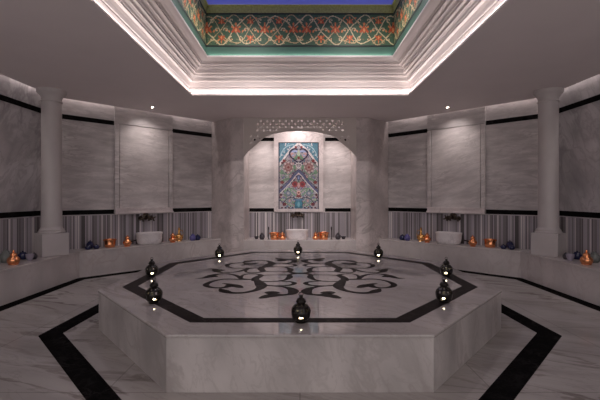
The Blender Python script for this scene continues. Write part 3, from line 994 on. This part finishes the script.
for s, nm in ((-1, 'left'), (1, 'right')):
    X = lambda px: 300 + s * (300 - px)        # pixel columns are given for the left half
    kettle('squat lidded copper pot nearest the viewer on the %s side bench' % nm, on(X(13.5), 264.6), 2.6 if s < 0 else PI - 2.6)
    x0, y0, z0 = on(X(22.8), 259.2)
    pot('round navy lidded jar behind the copper pot at the near end of the %s bench' % nm, (x0, y0, z0), 'navy', .075, .125)
    x0, y0, z0 = on(X(29.8), 260.4)
    bowl('pale bluish bowl beside the plinth of the %s column' % nm, (x0, y0, z0), 'mauve', .062, .10)
    x0, y0, z0 = on(X(35), 258.5)
    pot('small charcoal jar nearest the plinth of the %s column' % nm, (x0 - s * .02, y0 - .05, z0), 'charcoal', .05, .1)
    if s < 0:
        pot('grey green jar furthest left on the left bench, behind the copper pot', (-4.55, 6.03, BENCH_H), 'greyg', .08, .19)
    else:
        pot('grey green jar furthest right on the right bench, behind the copper pot', (4.55, 6.03, BENCH_H), 'greyg', .08, .16)
    # blue jars between column and bucket
    bx, by, bz = bench_pt(X(91.5), 11.70)
    for k, (a, o_, r, h_) in enumerate(((-.075, -.05, .058, .085), (.075, -.05, .058, .085), (0, .085, .07, .15))):
        px_, py_ = bx + s * -a * S2 * 1.0 + s * o_ * S2, by + a * S2 + o_ * S2
        pot(('low navy jar on the column side of the taller navy jar, %s bench',
             'low navy jar on the bucket side of the taller navy jar, %s bench',
             'tallest of three navy jars between column and copper bucket, %s bench')[k] % nm, (px_, py_, bz), 'navy', r, h_)
    bucket('low copper bucket with a bail handle, between %s column and basin' % nm, bench_pt(X(110), 11.74), RZ[s])
    jar('round lidded copper jar beside the %s basin on its column side' % nm, bench_pt(X(127.3), 11.56), 0.2 if s < 0 else PI - 0.2)
    gourd('squat double-bellied copper jar in front of the brass jug beside the %s basin' % nm, bench_pt(X(172.8), 11.555))
    jug('brass jug with a tall thin neck, beside the %s basin towards the alcove' % nm, bench_pt(X(179), 11.80), (PI / 2 if s < 0 else PI / 2) + s * 0.8)
    # violet-blue pair by the alcove shoulder
    bx, by, bz = bench_pt(X(195.6), 11.62)
    for k, (a, o_) in enumerate(((-.075, .0), (.065, .02))):
        pot('violet blue round jar near the %s alcove shoulder, %s' % (nm, ('on the brass jug side', 'closest to the shoulder')[k]),
            (bx - s * a * S2 + s * o_ * S2, by + a * S2 + o_ * S2, bz), 'violet' if k == 0 else 'navy', .075, .15 if k == 0 else .125)


def shelf(px, d):
    return ((px - 300) / F * d, d, SHELF)


NG = 'things on the alcove bench'
bucket('copper bucket left of the alcove basin', shelf(275, 9.6), 0, 1.12)
gourd('small double-bellied copper jar between the left alcove bucket and the basin', shelf(282.6, 9.45))
gourd('small double-bellied copper jar just right of the alcove basin', shelf(315.6, 9.45))
bucket('copper bucket on the right side of the alcove bench', shelf(323.4, 9.6), 0, 1.15)
for s, nm in ((-1, 'left'), (1, 'right')):
    X = lambda px: 300 + s * (300 - px)
    t = thing('incense_holder', 'thin dark upright incense holder on the %s side of the alcove bench' % nm, 'incense holder', shelf(X(268.6), 9.75), 0, 'incense holders')
    MB().lathe([(.035, 0), (.035, .006), (.012, .018), (.008, .03)], 16).build('foot', 'bronze', t, True)
    MB().lathe([(.010, .03), (.010, .24), (.016, .25), (.014, .3), (.004, .32)], 12).build('stem', 'bronze', t, True)
    pot('charcoal pointed jar next to the thin incense holder on the %s side of the alcove' % nm, shelf(X(262), 9.72), 'charcoal', .07, .16)
    bowl('small dark bowl in the far %s corner of the alcove bench' % nm, shelf(X(256.5), 9.8), 'charcoal', .06, .07)

# ------------------------------------------------------------------ candle lanterns
def lantern(label, loc, rz):
    t = thing('candle_lantern', label, 'lantern', loc, rz, 'candle lanterns on the platform')
    prof = [(.045, 0), (.05, .004), (.042, .012), (.056, .022), (.068, .034), (.074, .056), (.077, .08), (.0765, .092), (.07, .112), (.056, .130), (.038, .142), (.028, .15)]
    seg = 24
    f0 = 18                                                      # the facet facing local -y

    def skip(k, i):
        d = (i - f0 + 0.5)
        d = (d + seg / 2) % seg - seg / 2
        if k == 4 and abs(d) < 1.1:
            return True                                          # front opening
        if k == 7 and i % 2 == 0:
            return True                                          # ring of piercings
        if k == 5 and i % 4 == 0 and abs(d) > 4:
            return True
        if k == 9 and i % 3 == 0:
            return True
        return False
    b_ = MB().lathe(prof, seg, skip=skip).build('pierced_body', 'bronze', t, True)
    m = b_.modifiers.new('wall', 'SOLIDIFY'); m.thickness = 0.003
    MB().lathe([(.028, .15), (.038, .153), (.041, .16), (.036, .17), (.03, .182), (.018, .19), (.012, .194), (.016, .2), (.014, .208), (.004, .214)], 20).build('domed_lid', 'bronze', t, True)
    MB().tube([(.017 * math.cos(a), 0, .218 + .014 * math.sin(a)) for a in np.linspace(-PI / 2, 3 * PI / 2 - .01, 14)], .0028, 6).build('ring', 'bronze', t, True)
    c = MB().lathe([(.026, .012), (.026, .028), (.02, .03)], 16).build('candle', 'wax', t, True)
    MB().lathe([(.006, .029), (.016, .038), (.018, .048), (.011, .062), (.003, .072)], 12).build('flame', 'flame', c, True)
    for o in [t.children[0], t.children[1], t.children[2], t.children[3]]:
        o.data.transform(Matrix.Scale(1.08, 4))
    for o in t.children[3].children:
        o.data.transform(Matrix.Scale(1.08, 4))
    return t


LN = [(301, 321.8, 'candle lantern at the front edge of the platform, in the middle of the picture'),
      (154, 302.8, 'candle lantern on the left front slanting edge of the platform'),
      (151.8, 276.2, 'candle lantern at the left side edge of the platform'),
      (219.5, 257.8, 'candle lantern on the left rear slanting edge of the platform'),
      (298, 254.3, 'candle lantern at the rear edge of the platform, before the alcove basin'),
      (378.5, 257.6, 'candle lantern on the right rear slanting edge of the platform'),
      (446.3, 275.9, 'candle lantern at the right side edge of the platform'),
      (444, 302.0, 'candle lantern on the right front slanting edge of the platform')]
first = None
for px, py, lab in LN:
    x, y, z = at(px, py, PH + 0.0013)
    rz = math.atan2(-x, y) * -1
    rz = -math.atan2(x, y) + (0.15 if px < 200 else -0.15 if px > 400 else 0)
    if first is None:
        first = lantern(lab, (x, y, z), rz)
    else:
        dup(first, (x, y, z), rz, lab)

# ------------------------------------------------------------------ lamps
def downlight(label, x, y):
    t = thing('ceiling_downlight', label, 'downlight', (x, y, CEIL), 0, 'recessed ceiling downlights')
    MB().lathe([(.04, -.004), (.04, 0), (.024, 0), (.024, -.004)], 24, caps=False).build('trim_ring', 'steel', t, True)
    MB().lathe([(.024, -.003), (.004, -.003)], 24).build('lens', 'lamp', t, True)
    return t


WARM = (1.0, 0.905, 0.88)


def spot(loc, target, power, size, blend=0.6, col=WARM, rad=0.03):
    l = bpy.data.lights.new('spot_light', 'SPOT')
    l.energy = power; l.spot_size = math.radians(size); l.spot_blend = blend; l.color = col; l.shadow_soft_size = rad
    o = bpy.data.objects.new('spot_light', l); C.objects.link(o)
    o.location = loc
    d = Vector(target) - Vector(loc)
    o.rotation_euler = d.to_track_quat('-Z', 'Y').to_euler()
    return o


def strip(loc, direction, along, length, width, power, col=WARM, spread=PI):
    l = bpy.data.lights.new('strip_light', 'AREA')
    l.shape = 'RECTANGLE'; l.size = length; l.size_y = width; l.energy = power; l.color = col; l.spread = spread
    o = bpy.data.objects.new('strip_light', l); C.objects.link(o)
    z = -Vector(direction).normalized(); x = Vector(along).normalized(); y = z.cross(x).normalized(); x = y.cross(z)
    m = Matrix((x, y, z)).transposed().to_4x4(); m.translation = Vector(loc)
    o.matrix_world = m
    return o


for s, nm in ((-1, 'left'), (1, 'right')):
    x, y, _ = at(300 + s * 147.5, 107.2, CEIL)
    downlight('small recessed ceiling downlight above the %s raised wall panel' % nm, x, y)
    spot((x, y, CEIL - 0.02), (*aw(s, A_MID, 0.0), 2.45), 24, 95, 1.0)
    # light slot along the side wall and the angled wall
    strip((s * (SIDE_X - .05), 4.9, 3.585), (0, 0, -1), (0, 1, 0), 4.6, .03, 9)
    strip((*aw(s, ALEN / 2 - .05, .05), 3.585), (0, 0, -1), (-s, 1, 0), ALEN - .25, .03, 6)
    spot((s * 0.95, 9.75, CEIL - .03), (s * 0.8, 9.9, 0.4), 48, 95, 0.9)
spot((-.035, 9.62, CEIL - 0.03), (-.035, 10.1, 2.4), 18, 140, 0.8)
strip((0, 9.31, 3.365), (0, 0.75, -0.66), (1, 0, 0), 2.5, .03, 8)  # strip added out of sight behind the lattice to brighten the niche
for x, y in ((-.95, 4.3), (.95, 4.3), (-.95, 6.0), (.95, 6.0)):  # fill lamps added out of view; the nearer pair brightens the alcove
    t = thing('ceiling_downlight', 'added unseen fill downlight in the blue ceiling panel', 'downlight', (x, y, 4.879), 0, 'added fill downlights in the blue panel')
    MB().lathe([(.06, -.004), (.06, 0), (.045, 0), (.045, -.004)], 24, caps=False).build('trim_ring', 'steel', t, True)
    if y < 5:
        spot((x, y, 4.86), (x * .8, 9.3, 0.75), 330, 46, 1.0, rad=.045)
    else:
        spot((x, y, 4.86), (x, y, 0), 70, 150, 0.7, rad=.045)
# hidden strips: foot of the ceiling opening, and under the frieze
for i in range(4):
    a = i * PI / 2
    d = Vector((-math.sin(a), math.cos(a), 0)); al = Vector((math.cos(a), math.sin(a), 0))
    c = Vector((0, CO_Y, 0))
    strip(c + d * 2.016 + Vector((0, 0, 3.404)), Vector((0, 0, 1)) + d * 0.3, al, 4.05, .016, 5.2, spread=2.6)
    strip(c + d * 1.645 + Vector((0, 0, 3.992)), Vector((0, 0, 1)), al, 3.2, .03, 4.0, (0.95, 1.0, 0.95))

W = bpy.data.worlds.new('ambient_fill'); bpy.context.scene.world = W  # soft ambient fill added through the open end behind the camera
W.use_nodes = True
W.node_tree.nodes['Background'].inputs['Color'].default_value = (1.0, 0.93, 0.925, 1)
W.node_tree.nodes['Background'].inputs['Strength'].default_value = 1.2

# ------------------------------------------------------------------ camera
cam = bpy.data.cameras.new('camera')
cam.sensor_width = 36.0
cam.lens = F / 600 * 36.0
cam.shift_y = -(200 - Y0) / 600
cam.clip_start = 0.05
co = bpy.data.objects.new('camera', cam); C.objects.link(co)
co.location = (0, 0, CAMH); co.rotation_euler = (PI / 2, 0, 0)
sc = bpy.context.scene
sc.camera = co
sc.view_settings.view_transform = 'Standard'
sc.view_settings.look = 'None'
sc.view_settings.gamma = 1
sc.view_settings.use_curve_mapping = False
sc.view_settings.exposure = 0.0
